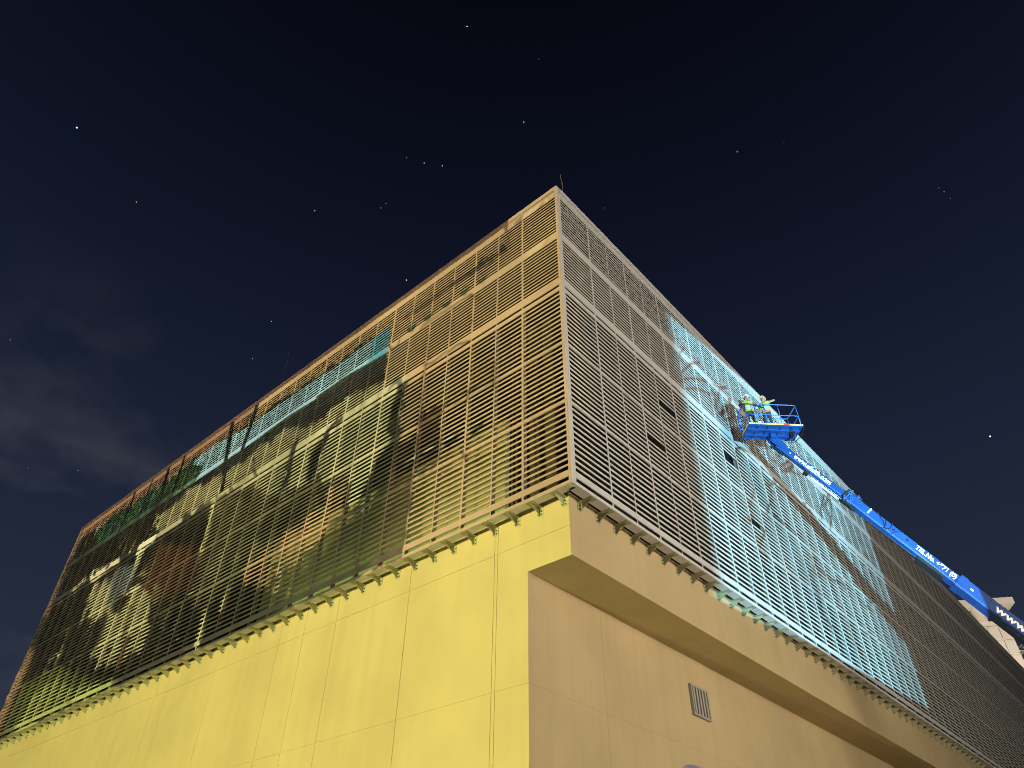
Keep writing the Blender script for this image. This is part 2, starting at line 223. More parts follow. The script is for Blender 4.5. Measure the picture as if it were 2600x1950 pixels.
def slide(shapes, s0, s1, z0, z1, base):
    w, h = int((s1 - s0) * PXM), int((z1 - z0) * PXM)
    im = np.empty((h, w, 3)); im[:] = lin(base)
    ss = s0 + (np.arange(w) + .5) / PXM; zz = z0 + (np.arange(h) + .5) / PXM
    XX, ZZ = np.meshgrid(ss, zz)
    n1, n2, n3 = smooth_noise(h, w, 5), smooth_noise(h, w, 14), smooth_noise(h, w, 60)
    stroke = smooth_noise(h, w, 3)
    n4 = smooth_noise(h, w, 30); vst = smooth_noise(1, w, 4) * .6 + smooth_noise(1, w, 9) * .4
    XW, ZW = XX + (n2 - .5) * .34 + (n1 - .5) * .16, ZZ + (n4 - .5) * .5 + (n1 - .5) * .30 + (vst - .5) * .5
    for kind, col, wid, tex, pts in shapes:
        p = np.array(pts); pad = max(wid, .3)
        i0, i1 = np.searchsorted(zz, p[:, 1].min() - pad), np.searchsorted(zz, p[:, 1].max() + pad)
        j0, j1 = np.searchsorted(ss, p[:, 0].min() - pad), np.searchsorted(ss, p[:, 0].max() + pad)
        if i1 <= i0 or j1 <= j0: continue
        sl = (slice(i0, i1), slice(j0, j1))
        X, Z = (XW[sl], ZW[sl]) if tex in ('wear', 'dark', 'leaf') else (XX[sl], ZZ[sl])
        if kind == 'p':
            inside = np.zeros(X.shape, bool)
            for a, b in zip(p, np.roll(p, -1, 0)):
                if a[1] == b[1]: continue
                hit = ((a[1] > Z) != (b[1] > Z)) & (X < (b[0] - a[0]) * (Z - a[1]) / (b[1] - a[1]) + a[0])
                inside ^= hit
        else:
            inside = np.zeros(X.shape, bool)
            for a, b in zip(p[:-1], p[1:]):
                d = b - a; L2 = max(d @ d, 1e-9)
                t = np.clip(((X - a[0]) * d[0] + (Z - a[1]) * d[1]) / L2, 0, 1)
                inside |= (X - a[0] - t * d[0]) ** 2 + (Z - a[1] - t * d[1]) ** 2 < (wid / 2) ** 2
        c = np.empty(X.shape + (3,)); c[:] = lin(col)
        if tex == 'dark': c *= (.28 + 1.0 * n1[sl] * (.3 + n2[sl]) + .9 * (vst[:, sl[1]] > .70) * n4[sl])[..., None]
        elif tex == 'wear':
            f = .82 + .22 * n3[sl] + .10 * (n1[sl] - .5)
            f = np.where((n1[sl] > .80) & (n2[sl] > .5), f * .45, f)
            f = f * np.where((vst[:, sl[1]] > .66) & (n4[sl] > .38), .5, 1.0)
            c *= f[..., None]
        elif tex == 'teal': c *= (.85 + .3 * n3[sl])[..., None]
        elif tex == 'leaf':
            f = np.where(stroke[sl] > .55, 1.5, .25) * (.5 + n2[sl])
            c *= f[..., None]; c[..., 2] *= 1 + .8 * (n3[sl] > .6)
        im[sl][inside] = c[inside]
    return im, XX, ZZ, n3

def slide_image(name, im):
    h, w = im.shape[:2]
    px = np.ones((h, w, 4), np.float32); px[..., :3] = im
    img = bpy.data.images.new(name, w, h, float_buffer=True); img.colorspace_settings.name = 'Non-Color'
    img.pixels.foreach_set(px.ravel()); img.update(); img.pack()
    return img

def projector(name, loc, facing, img, s0, s1, z0, z1, watts_scale=1.0, extension='EXTEND'):
    """A point source whose light passes a slide; facing 'x' or 'y' is the throw direction, the slide is imaged on that facade plane (x=0 or y=0)."""
    D = -loc[0] if facing == 'x' else -loc[1]
    ld = bpy.data.lights.new(name, 'POINT'); ld.shadow_soft_size = .06
    ld.energy = 4 * math.pi ** 2 * D * D * watts_scale
    ld.use_nodes = True; t = ld.node_tree; t.nodes.clear()
    def M(op, a, b=None):
        n = t.nodes.new('ShaderNodeMath'); n.operation = op
        for i, v in enumerate((a, b)):
            if v is None: continue
            if isinstance(v, (int, float)): n.inputs[i].default_value = v
            else: t.links.new(v, n.inputs[i])
        return n.outputs[0]
    tc = t.nodes.new('ShaderNodeTexCoord'); sp = t.nodes.new('ShaderNodeSeparateXYZ'); t.links.new(tc.outputs['Normal'], sp.inputs[0])
    f_, a_ = (sp.outputs['X'], sp.outputs['Y']) if facing == 'x' else (sp.outputs['Y'], sp.outputs['X'])
    f_ = M('MULTIPLY', f_, SIGN); a_ = M('MULTIPLY', a_, SIGN); z_ = M('MULTIPLY', sp.outputs['Z'], SIGN)
    f_ = M('MAXIMUM', f_, .02)
    s = M('ADD', M('MULTIPLY', M('DIVIDE', a_, f_), D), loc[1] if facing == 'x' else loc[0])
    z = M('ADD', M('MULTIPLY', M('DIVIDE', z_, f_), D), loc[2] - H0)
    cb = t.nodes.new('ShaderNodeCombineXYZ')
    t.links.new(M('DIVIDE', M('SUBTRACT', s, s0), s1 - s0), cb.inputs[0]); t.links.new(M('DIVIDE', M('SUBTRACT', z, z0), z1 - z0), cb.inputs[1])
    ti = t.nodes.new('ShaderNodeTexImage'); ti.image = img; ti.extension = extension; ti.interpolation = 'Linear'
    t.links.new(cb.outputs[0], ti.inputs[0])
    em = t.nodes.new('ShaderNodeEmission'); t.links.new(ti.outputs[0], em.inputs[0])
    t.links.new(M('MINIMUM', M('POWER', f_, -3.0), 60.0), em.inputs[1])
    out = t.nodes.new('ShaderNodeOutputLight'); t.links.new(em.outputs[0], out.inputs[0])
    o = bpy.data.objects.new(name, ld); o.location = loc; COL.objects.link(o)
    return o
SIGN = 1.0

WALL_RGB = (.46, .36, .185)
def brushwork(n, s0, s1, z0, z1):
    out = []
    cols = [(196, 184, 118), (206, 194, 128), (112, 104, 60), (92, 88, 50), (38, 35, 20), (36, 33, 18), (112, 82, 50), (150, 138, 86)]
    for i in range(n):
        a = rng.uniform(s0, s1); b = rng.uniform(z0, z1 - (a - s0) * .02); L = rng.uniform(.3, 1.9); t = rng.normal(1.57, .35) if rng.random() < .75 else rng.normal(.0, .3)
        pts = [(a, b)]
        for k in range(4):
            a += math.cos(t) * L / 4; b += math.sin(t) * L / 4; t += rng.normal(0, .35); pts.append((a, b))
        out.append(('l', cols[int(rng.integers(len(cols)))], float(rng.uniform(.05, .26)), 'wear' if rng.random() < .5 else 'dark', pts))
    return out
im, XX, ZZ, n3 = slide(LEFT_SLIDE[:LEFT_SPLIT] + brushwork(110, 11.5, 37.0, .6, 9.6) + LEFT_SLIDE[LEFT_SPLIT:], -1.0, 41.5, -1.0, 13.5, (216, 177, 114))
im *= (.86 + .26 * n3)[..., None]
im /= SLAT_ALBEDO
im *= .98
im[(ZZ > 12.95) & (XX > 2.4)] = lin((112, 76, 48)) / SLAT_ALBEDO * (.7 + .6 * n3[(ZZ > 12.95) & (XX > 2.4)])[..., None]
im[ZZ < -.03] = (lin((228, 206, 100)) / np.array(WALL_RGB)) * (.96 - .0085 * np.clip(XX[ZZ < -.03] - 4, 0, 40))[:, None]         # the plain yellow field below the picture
im[XX < -.02] = 0
im[(ZZ < -.03) & (XX < .53)] = 0
im[:, -3:] = 0
left_img = slide_image('projected_mural_left', im)
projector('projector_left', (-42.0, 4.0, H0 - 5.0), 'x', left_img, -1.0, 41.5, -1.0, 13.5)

im, XX, ZZ, n3 = slide(RIGHT_SLIDE, 6.0, 30.0, -2.0, 14.0, (140, 210, 240))
im *= (1.02 + .22 * n3)[..., None]
im /= SLAT_ALBEDO
edge = XX < 7.36 + .05 * np.sin(ZZ * 2)
edge |= XX > 28.65
edge |= ZZ < -.42 + (XX - 7.9) * .065
edge |= (ZZ > 12.2 + (XX - 7.4) * .12)
im[edge] = 0
im *= np.clip((XX - 7.3) / .9, .2, 1)[..., None] * np.clip((28.8 - XX) / 6.0, .45, 1)[..., None]
right_img = slide_image('projected_mural_right', im)
projector('projector_right', (-6.0, -15.0, H0 - 7.0), 'y', right_img, 6.0, 30.0, -2.0, 14.0, extension='CLIP')

def lamp(name, loc, watts, col, soft):
    ld = bpy.data.lights.new(name, 'POINT'); ld.energy = watts; ld.color = col; ld.shadow_soft_size = soft
    o = bpy.data.objects.new(name, ld); o.location = loc; COL.objects.link(o)
lamp('street_lamp_light', (4.0, -27.0, 9.0), 27500, (1.0, .89, .75), 4.5)
tl = bpy.data.lights.new('tower_floodlight', 'SPOT'); tl.energy = 48000; tl.color = (1, .92, .82); tl.spot_size = math.radians(80); tl.shadow_soft_size = .5
to = bpy.data.objects.new('tower_floodlight', tl); COL.objects.link(to); to.location = (121.27 - 2 - 21.6, 3.64 + 3.5 - 12.5, 28)
to.rotation_euler = (Vector((123, 8, 46)) - to.location).to_track_quat('-Z', 'Y').to_euler()
al = bpy.data.lights.new('cavity_strip_light', 'AREA'); al.shape = 'RECTANGLE'; al.size = 12.0; al.size_y = .10; al.energy = 60; al.color = (1.0, .98, .40)
ao = bpy.data.objects.new('cavity_strip_light', al); COL.objects.link(ao); ao.location = (.36, 7.6, H0 + .20)
ao.rotation_euler = Matrix(((0, 1, 0), (.9, 0, -.43), (-.43, 0, -.9))).transposed().to_euler()

# ------------------------------------------------------------------ materials
def mat(name, rgb, rough=.6, metal=0.0, noise=0.0, scale=3.0, streak=0.0, bump=0.0, spec=.3, emit=None, gscale=60.0):
    mt = bpy.data.materials.new(name); mt.use_nodes = True; t = mt.node_tree; b = t.nodes['Principled BSDF']
    b.inputs['Base Color'].default_value = (*rgb, 1); b.inputs['Roughness'].default_value = rough
    b.inputs['Metallic'].default_value = metal; b.inputs['Specular IOR Level'].default_value = spec
    if emit:
        b.inputs['Emission Color'].default_value = (*emit[0], 1); b.inputs['Emission Strength'].default_value = emit[1]
    if noise or streak or bump:
        tc = t.nodes.new('ShaderNodeTexCoord'); gm = t.nodes.new('ShaderNodeNewGeometry')
        def nz(sc, det, vec_scale=(1, 1, 1)):
            mp = t.nodes.new('ShaderNodeMapping'); mp.inputs['Scale'].default_value = vec_scale
            t.links.new(gm.outputs['Position'], mp.inputs[0])
            n = t.nodes.new('ShaderNodeTexNoise'); n.inputs['Scale'].default_value = sc; n.inputs['Detail'].default_value = det
            t.links.new(mp.outputs[0], n.inputs['Vector']); return n.outputs['Fac']
        def rng_(f, lo, hi, a=.3, c=.7):
            r = t.nodes.new('ShaderNodeMapRange'); r.inputs['From Min'].default_value = a; r.inputs['From Max'].default_value = c
            r.inputs['To Min'].default_value = lo; r.inputs['To Max'].default_value = hi
            t.links.new(f, r.inputs['Value']); return r.outputs[0]
        fac = rng_(nz(scale, 6), 1 - noise, 1 + noise * .6)
        if streak:
            s2 = rng_(nz(2.6, 6, (1, 1, .055)), 1 - streak, 1 + streak * .2, .30, .52)
            mm = t.nodes.new('ShaderNodeMath'); mm.operation = 'MULTIPLY'; t.links.new(fac, mm.inputs[0]); t.links.new(s2, mm.inputs[1]); fac = mm.outputs[0]
        vm = t.nodes.new('ShaderNodeVectorMath'); vm.operation = 'SCALE'; vm.inputs[0].default_value = rgb
        t.links.new(fac, vm.inputs['Scale']); t.links.new(vm.outputs[0], b.inputs['Base Color'])
        if bump:
            bp = t.nodes.new('ShaderNodeBump'); bp.inputs['Strength'].default_value = bump; bp.inputs['Distance'].default_value = .01
            t.links.new(nz(gscale, 4), bp.inputs['Height']); t.links.new(bp.outputs[0], b.inputs['Normal'])
    return mt
M_WALL = mat('render_cream', (.48, .37, .195), .85, noise=.10, scale=.38, streak=.04, bump=.3, spec=.15)
M_SLAT = mat('louvre_grey', (.525, .52, .47), .5, noise=.12, scale=5.0, spec=.25)
M_POST = mat('panel_grey', (.55, .545, .51), .45, noise=.05, scale=1.2, spec=.25)
M_FIN = mat('mullion_steel', (.17, .165, .13), .6, noise=.1, scale=3)
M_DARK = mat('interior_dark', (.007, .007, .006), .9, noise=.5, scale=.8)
M_INWALL = mat('inner_wall_yellow_lit', (.24, .31, .145), .85, noise=.12, scale=1.5)  # olive-yellow base colour stands in for yellow light on the inner wall
M_INNER = mat('interior_olive', (.05, .052, .035), .8, noise=.3, scale=2)
M_BRACKET = mat('bracket_paint', (.34, .325, .19), .5, noise=.12, scale=9)
M_BOLT_GAP = mat('bolt_and_gap_black', (.01, .01, .01), .5)
M_GRILLE = mat('grille_grey', (.33, .31, .26), .5, noise=.08, scale=6)
M_ROD = mat('rod_metal', (.25, .24, .2), .5, .5, noise=.1, scale=3)
M_BLUE = mat('lift_blue', (.004, .042, .175), .45, noise=.14, scale=4, spec=.5)
M_BLUE2 = mat('rail_blue', (.035, .11, .36), .4, noise=.1, scale=8, spec=.5)
M_BLACK = mat('rubber_black', (.012, .012, .014), .6, noise=.2, scale=6)
M_WHITE = mat('white_paint', (.80, .80, .78), .5, noise=.03, scale=8)
M_STEEL = mat('chrome', (.75, .76, .76), .25, .6, noise=.05, scale=8)
M_YELLOW = mat('hazard_yellow', (.80, .66, .10), .5, noise=.06, scale=12)
M_RED = mat('hazard_red', (.6, .05, .03), .5, noise=.05, scale=12)
M_TOWER = mat('tower_cream', (.62, .55, .44), .8, noise=.06, scale=.6, bump=.1)
M_GLASS = mat('dark_glass', (.015, .02, .03), .1, noise=.05, scale=2, spec=.6)
M_ASPH = mat('bounce_paving', (.30, .28, .23), .9, noise=.25, scale=2.0, bump=.3)  # pale tone chosen so the unseen ground bounces light up under the rails
M_LAMP = mat('lamp_grey', (.27, .28, .34), .4, noise=.06, scale=12)
M_SKIN = mat('skin', (.30, .16, .10), .6, noise=.05, scale=30)
M_SKIN2 = mat('skin_light', (.32, .19, .12), .6, noise=.05, scale=30)
M_SHIRT = mat('shirt_navy', (.02, .03, .05), .8, noise=.1, scale=20)
M_SHIRT2 = mat('shirt_tan', (.30, .17, .11), .8, noise=.1, scale=20)
M_TROUS = mat('trousers', (.035, .035, .028), .85, noise=.2, scale=20)
M_VEST = mat('vest_yellow', (.34, .37, .025), .7, noise=.08, scale=20)
M_REFL = mat('reflective_band', (.36, .44, .40), .4, noise=.05, scale=30)
M_BELT = mat('harness_red', (.65, .05, .05), .6, noise=.05, scale=30)
M_HELM = mat('helmet_white', (.62, .62, .60), .35, noise=.03, scale=10)
M_HELM2 = mat('helmet_orange', (.46, .24, .11), .35, noise=.03, scale=10)

# ------------------------------------------------------------------ mesh helpers
FACES = [(0, 1, 3, 2), (4, 6, 7, 5), (0, 4, 5, 1), (2, 3, 7, 6), (0, 2, 6, 4), (1, 5, 7, 3)]
class MB:
    def __init__(s): s.v = []; s.f = []; s.mi = []
    def box(s, x0, x1, y0, y1, z0, z1, mi=0):
        x0, x1 = sorted((x0, x1)); y0, y1 = sorted((y0, y1)); z0, z1 = sorted((z0, z1))
        b = len(s.v); s.v += [(x, y, z) for x in (x0, x1) for y in (y0, y1) for z in (z0, z1)]
        s.f += [tuple(b + i for i in f) for f in FACES]; s.mi += [mi] * 6
    def obox(s, p, ax, ay, az, a0, a1, b0, b1, c0, c1, mi=0, chamfer=0):
        p, ax, ay, az = Vector(p), Vector(ax), Vector(ay), Vector(az); b = len(s.v)
        if chamfer:
            k = chamfer; ring = [(b0 + k, c0), (b1 - k, c0), (b1, c0 + k), (b1, c1 - k), (b1 - k, c1), (b0 + k, c1), (b0, c1 - k), (b0, c0 + k)]
            for a in (a0, a1): s.v += [tuple(p + ax * a + ay * q + az * r) for q, r in ring]
            n = 8; s.f += [tuple(b + i for i in reversed(range(n))), tuple(b + n + i for i in range(n))]
            s.f += [(b + i, b + (i + 1) % n, b + n + (i + 1) % n, b + n + i) for i in range(n)]; s.mi += [mi] * (n + 2)
        else:
            s.v += [tuple(p + ax * a + ay * q + az * r) for a in (a0, a1) for q in (b0, b1) for r in (c0, c1)]
            s.f += [tuple(b + i for i in f) for f in FACES]; s.mi += [mi] * 6
    def poly(s, pts, thick, mi=0):
        """a flat outline pts (3-D) extruded by the vector thick"""
        b = len(s.v); n = len(pts); t = Vector(thick)
        s.v += [tuple(p) for p in pts] + [tuple(Vector(p) + t) for p in pts]
        s.f += [tuple(b + i for i in reversed(range(n))), tuple(b + n + i for i in range(n))]
        s.f += [(b + i, b + (i + 1) % n, b + n + (i + 1) % n, b + n + i) for i in range(n)]; s.mi += [mi] * (n + 2)
    def tube(s, pts, r, n=8, mi=0, r1=None):
        pts = [Vector(p) for p in pts]; b = len(s.v); K = len(pts)
        up = None
        for i, p in enumerate(pts):
            d = (pts[min(i + 1, K - 1)] - pts[max(i - 1, 0)]).normalized()
            a = d.orthogonal().normalized() if up is None else (up - d * up.dot(d)).normalized()
            up = a; c = d.cross(a); rr = r if r1 is None else r + (r1 - r) * i / (K - 1)
            s.v += [tuple(p + (a * math.cos(2 * math.pi * j / n) + c * math.sin(2 * math.pi * j / n)) * rr) for j in range(n)]
        for i in range(K - 1):
            for j in range(n):
                s.f.append((b + i * n + j, b + i * n + (j + 1) % n, b + (i + 1) * n + (j + 1) % n, b + (i + 1) * n + j)); s.mi.append(mi)
        s.f += [tuple(b + j for j in reversed(range(n))), tuple(b + (K - 1) * n + j for j in range(n))]; s.mi += [mi, mi]
    def ball(s, c, rx, ry, rz, mi=0, n=12, m=8, zmin=-1.0):
        b = len(s.v); c = Vector(c)
        for i in range(m + 1):
            t = math.pi * i / m
            z = max(math.cos(t), zmin); rr = math.sin(t) if math.cos(t) >= zmin else math.sqrt(max(0, 1 - zmin * zmin)) * (1 - (i / m)) 
            s.v += [(c.x + rx * rr * math.cos(2 * math.pi * j / n), c.y + ry * rr * math.sin(2 * math.pi * j / n), c.z + rz * z) for j in range(n)]
        for i in range(m):
            for j in range(n):
                s.f.append((b + i * n + j, b + (i + 1) * n + j, b + (i + 1) * n + (j + 1) % n, b + i * n + (j + 1) % n)); s.mi.append(mi)
    def mesh(s, name, mats):
        me = bpy.data.meshes.new(name); me.from_pydata(s.v, [], s.f)
        for m_ in (mats if isinstance(mats, (list, tuple)) else [mats]): me.materials.append(m_)
        me.polygons.foreach_set('material_index', s.mi); me.update(); return me
    def build(s, name, mats, parent=None, loc=None, smooth=False):
        me = s.mesh(name, mats)
        if smooth: me.shade_smooth()
        return link(name, me, parent, loc)
def link(name, me, parent=None, loc=None):
    o = bpy.data.objects.new(name, me); COL.objects.link(o)
    if loc is not None: o.location = loc
    if parent is not None: o.parent = parent
    return o
def tag(o, label=None, cat=None, group=None, kind=None):
    for k, v in (('label', label), ('category', cat), ('group', group), ('kind', kind)):
        if v: o[k] = v
    return o
def thing(name, label, cat, group=None):
    o = bpy.data.objects.new(name, None); COL.objects.link(o); o.empty_display_size = .3
    return tag(o, label, cat, group)

# ------------------------------------------------------------------ ground
g = MB(); g.v = [(-900, -900, 0), (900, -900, 0), (900, 900, 0), (-900, 900, 0)]; g.f = [(0, 1, 2, 3)]; g.mi = [0]
tag(g.build('ground', M_ASPH), kind='structure')

# ------------------------------------------------------------------ the building
bld = thing('building', 'large cream rendered building wrapped in grey louvres, coloured pictures projected on its two facades', 'building')
UE, VE = 39.75, 75.0           # lengths of the left (along y) and right (along x) facades
BAY = 1.2
def fb(mb, face, s0, s1, d0, d1, z0, z1, mi=0):                    # a box on a facade: s along it, d into the building, z above the screen's lower edge
    if face == 'L': mb.box(d0, d1, s0, s1, H0 + z0, H0 + z1, mi)
    else: mb.box(s0, s1, d0, d1, H0 + z0, H0 + z1, mi)
def part(face, name, dims, mats, parent=bld, smooth=False):
    mb = MB()
    for dd in dims: fb(mb, face, *dd)
    return mb.build(name, mats, parent)

# solid podium, set back at the foot of the right facade
mb = MB()
mb.box(.512, VE - .2, 1.952, UE - .1, -.5, H0 - 1.7)
pod = mb.build('podium_wall', M_WALL, bld)
mb = MB(); mb.box(.512, VE - .2, .5, UE - .1, H0 - 1.7, H0 + .15)
mb.box(.512, VE - .2, .482, .4985, H0 - 1.7, H0 - 1.655)                      # drip bead under the fascia
mb.build('overhang_fascia', M_WALL, bld)
# wall panels of the left podium wall, with open joints
ub = [3.02, 3.14, 6.62, 10.14, 11.9, 13.35, 17.4, 20.9, 21.9, 24.4, 28.0, 30.9, 34.4, UE - .1]
zb = [(-.85, .15), (-4.52, -.85), (-8.2, -4.52), (-H0, -8.2)]
G = .007
for r, (z0, z1) in enumerate(zb):
    us = ([.5] if r < 2 else [1.94]) + ub
    for i, (a, b) in enumerate(zip(us[:-1], us[1:])):
        a2 = a + (G if i else 0)
        mb = MB()
        if r == 1 and i == 0:
            mb.poly([(.5, .5, H0 + z1 - G), (.5, b - G, H0 + z1 - G), (.5, b - G, H0 + z0 + G), (.5, 1.94, H0 + z0 + G), (.5, 1.94, H0 - 1.7), (.5, .5, H0 - 1.7)], (.011, 0, 0))
        else:
            mb.box(.5, .511, a2, b - G, H0 + z0 + G, H0 + (z1 - (G if r else 0)))
        mb.build('wall_panel', M_WALL, bld)
# wall panels of the recessed right wall
vs = [.512, 3.66, 12.0, 21.0, 30.0, 39.0, 48.0, 57.0, 66.0, VE - .2]
for z0, z1 in [(-4.52, -1.702), (-8.2, -4.52), (-H0, -8.2)]:
    for i, (a, b) in enumerate(zip(vs[:-1], vs[1:])):
        mb = MB(); mb.box(a + (.003 if i else .0), b - .003, 1.94, 1.951, H0 + z0 + .003, H0 + z1)
        mb.build('wall_panel', M_WALL, bld)

# dark interior behind the screens
mb = MB(); mb.box(1.25, VE - .5, .34, UE - .5, H0 + .155, H0 + 12.95)  # face set close behind the right screen to stop the left projector's light
mb.box(1.0, 1.05, .05, .34, H0 + .155, H0 + 12.95)  # added baffle, keeps the left projector's light off the right fins
mb.box(.22, 1.25, UE - .55, UE - .5, H0 + .155, H0 + 12.95); mb.box(VE - .55, VE - .5, .22, .34, H0 + .155, H0 + 12.95)
mb.build('inner_core_light_block', M_DARK, bld)
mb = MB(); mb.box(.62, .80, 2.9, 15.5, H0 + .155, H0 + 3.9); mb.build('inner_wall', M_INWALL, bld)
mb = MB()
for y in (.95, 1.55): mb.box(.55, .62, y, y + .34, H0 + .07, H0 + 7.2)
for y in (2.35, 2.52): mb.box(.52, .58, y, y + .06, H0 + .07, H0 + 7.2)
mb.build('inner_column', M_INNER, bld)
mb = MB(); mb.box(.05, VE - .3, .05, UE - .3, H0 + 12.952, H0 + 13.06); mb.build('roof', M_DARK, bld)

# corner post, in lifts
for a, b in [(0, .43), (.43, 2.78), (2.78, 5.07), (5.07, 7.93), (7.93, 10.30), (10.30, 13.20)]:
    mb = MB(); q = .004
    mb.box(0, .118, 0, .10, H0 + a + q, H0 + b - (q if b < 13 else 0)); mb.box(.126, .20, .003, .10, H0 + a + q, H0 + b - (q if b < 13 else 0))
    mb.build('corner_post', M_POST, bld)

Lm = [(k + .41) * BAY for k in range(1, 33)]
Rm = [(k + .55) * BAY for k in range(1, 62)]
BANDS = [('top', 10.50, 12.58, 12), ('mid', 8.06, 10.13, 12), ('low3', 5.13, 7.43, 11), ('low2', 2.84, 5.01, 11), ('low1', .43, 2.72, 11)]
SD = .014                      # slat depth
def slat_h(name): return .064 if name.startswith('low') else .055
gone = set()
for k, b, lo, hi in [(4, 'low3', 4, 5), (3, 'low2', 5, 6), (8, 'low3', 5, 7), (9, 'low2', 5, 6)]:
    for j in range(lo, hi): gone.add(('R', k, b, j))
def mull_w(k): return .072 if k % 2 == 1 else .042
slat_rest = MB(); slats = {}
n_single = 0
for face, lines, END, s_first in (('L', Lm, UE, .10), ('R', Rm, VE, .20)):
    for k, s in enumerate(lines, 1):                                # vertical mullions, deep behind the slats
        w = mull_w(k) / 2
        part(face, 'mullion', [(s - w, s + w, .004, .018, .104, 12.985), (s - .02, s + .02, .0185, .17, .104, 7.70, 1), (s - .02, s + .02, .0185, .05, 7.70, 12.985, 1)], [M_SLAT, M_FIN])
    part(face, 'end_post', [(END - .14, END, 0, .2, 0, 13.2)], M_POST)
    edges = [s_first] + lines[1::2] + [END - .14]
    for a, b in zip(edges[:-1], edges[1:]):                         # flat bands, jointed at every second mullion
        a2, b2 = a + .004, b - .004
        part(face, 'coping_rail', [(a2, b2, -.012, .28, 12.99, 13.20)], M_POST)
        part(face, 'fascia_panel', [(a2, b2, .0, .03, 12.58, 12.90)], M_POST)
        part(face, 'fascia_panel', [(a2, b2, .0, .03, 10.13, 10.50)], M_POST)
        part(face, 'fascia_panel', [(a2, b2, .0, .03, 7.72, 7.925), (a2, b2, .0, .03, 7.934, 8.06)], M_POST)
        part(face, 'header_rail', [(a2, b2, .0, .03, 7.43, 7.595)], M_POST)
        part(face, 'sill_panel', [(a2, b2, .0, .03, .23, .43)], M_POST)
        part(face, 'bottom_rail', [(a2, b2, .0, .29, 0, .10)], M_POST)
        for z in (2.72, 5.01): part(face, 'transom', [(a2, b2, .0015, .04, z, z + .12)], M_SLAT)
    xs = [(s_first, 0)] + [(s, mull_w(k)) for k, s in enumerate(lines, 1)] + [(END - .14, 0)]
    for k in range(len(xs) - 1):                                    # slats, bay by bay
        a, b = xs[k][0] + xs[k][1] / 2, xs[k + 1][0] - xs[k + 1][1] / 2
        for name, z0, z1, n in BANDS:
            SH = slat_h(name)
            gap = (z1 - z0 - n * SH) / (n + 1)
            for j in range(n):
                if (face, k, name, j) in gone: continue
                z = z0 + gap * (j + 1) + SH * j + random.uniform(-.004, .004); d0 = .008 + random.uniform(0, .004)
                if k < 3 and n_single < 300:                        # the 300 that show largest, next to the corner
                    key = (face, round(b - a, 3), SH)
                    if key not in slats:
                        q = MB()
                        if face == 'L': q.box(0, SD, 0, b - a, 0, SH)
                        else: q.box(0, b - a, 0, SD, 0, SH)
                        slats[key] = q.mesh('slat', M_SLAT)
                    link('slat', slats[key], bld, (d0, a, H0 + z) if face == 'L' else (a, d0, H0 + z)); n_single += 1
                else:
                    fb(slat_rest, face, a, b, d0, d0 + SD, z, z + SH)
tag(slat_rest.build('slats', M_SLAT, bld), kind='stuff')

# brackets that carry the screen's lower rail
def bracket_mesh(face):
    q = MB(); P = (lambda s, d, z: (d, s, z)) if face == 'L' else (lambda s, d, z: (s, d, z))
    q.poly([P(-.11, .5, .02), P(.11, .5, .02), P(.11, .5, -.18), P(.05, .5, -.26), P(-.11, .5, -.26)], P(0, -.012, 0))
    q.poly([P(-.10, .487, .012), P(.10, .487, .012), P(.13, .02, -.008), P(-.13, .02, -.008)], P(0, 0, -.014))
    q.poly([P(-.008, .487, -.003), P(-.008, .10, -.022), P(-.008, .487, -.24)], P(.016, 0, 0))
    for a, z in ((-.06, -.10), (.065, -.10), (-.06, -.20), (.05, -.19)):
        q.tube([P(a, .488, z), P(a, .465, z)], .019, 6, 1)
    return q.mesh('bracket', [M_BRACKET, M_BOLT_GAP])
bm = {'L': bracket_mesh('L'), 'R': bracket_mesh('R')}
for face, s0, END in (('L', .66, UE), ('R', .98, VE)):
    s = s0
    while s < END - .3:
        link('bracket', bm[face], bld, (0, s, H0) if face == 'L' else (s, 0, H0)); s += .826

# ventilation grille on the recessed wall
gr = MB(); fx0, fx1, fz0, fz1, y = 8.2, 9.24, H0 - 3.53, H0 - 2.60, 1.94
gr.box(fx0, fx0 + .07, y - .10, y, fz0, fz1); gr.box(fx1 - .07, fx1, y - .10, y, fz0, fz1)
gr.box(fx0 + .07, fx1 - .07, y - .10, y, fz0, fz0 + .06); gr.box(fx0 + .07, fx1 - .07, y - .10, y, fz1 - .06, fz1)
gr.box(fx0 + .07, fx1 - .07, y - .012, y - .002, fz0 + .06, fz1 - .06, 1)  # black sheet paints the darkness in the gaps between the blades
grille = gr.build('vent_grille', [M_GRILLE, M_BOLT_GAP], bld)
for i in range(5):
    q = MB(); x = fx0 + .115 + i * .178
    q.box(x, x + .105, y - .095, y - .03, fz0 + .06, fz1 - .06); q.build('grille_blade', M_GRILLE, grille)
# roof rods
for x, yy, h, r in ((.55, .12, 1.35, .012), (-.1 + .5, 18.4, 3.0, .014)):
    q = MB(); q.tube([(x, yy, H0 + 13.0), (x - .02, yy - .03, H0 + 13.1 + h * .6), (x - .05, yy + .02, H0 + 13.1 + h)], r, 6)
    q.tube([(x - .05, yy + .02, H0 + 13.1 + h * .94), (x - .12, yy - .03, H0 + 13.1 + h * 1.03)], r * .8, 5)
    q.build('lightning_rod', M_ROD, bld)

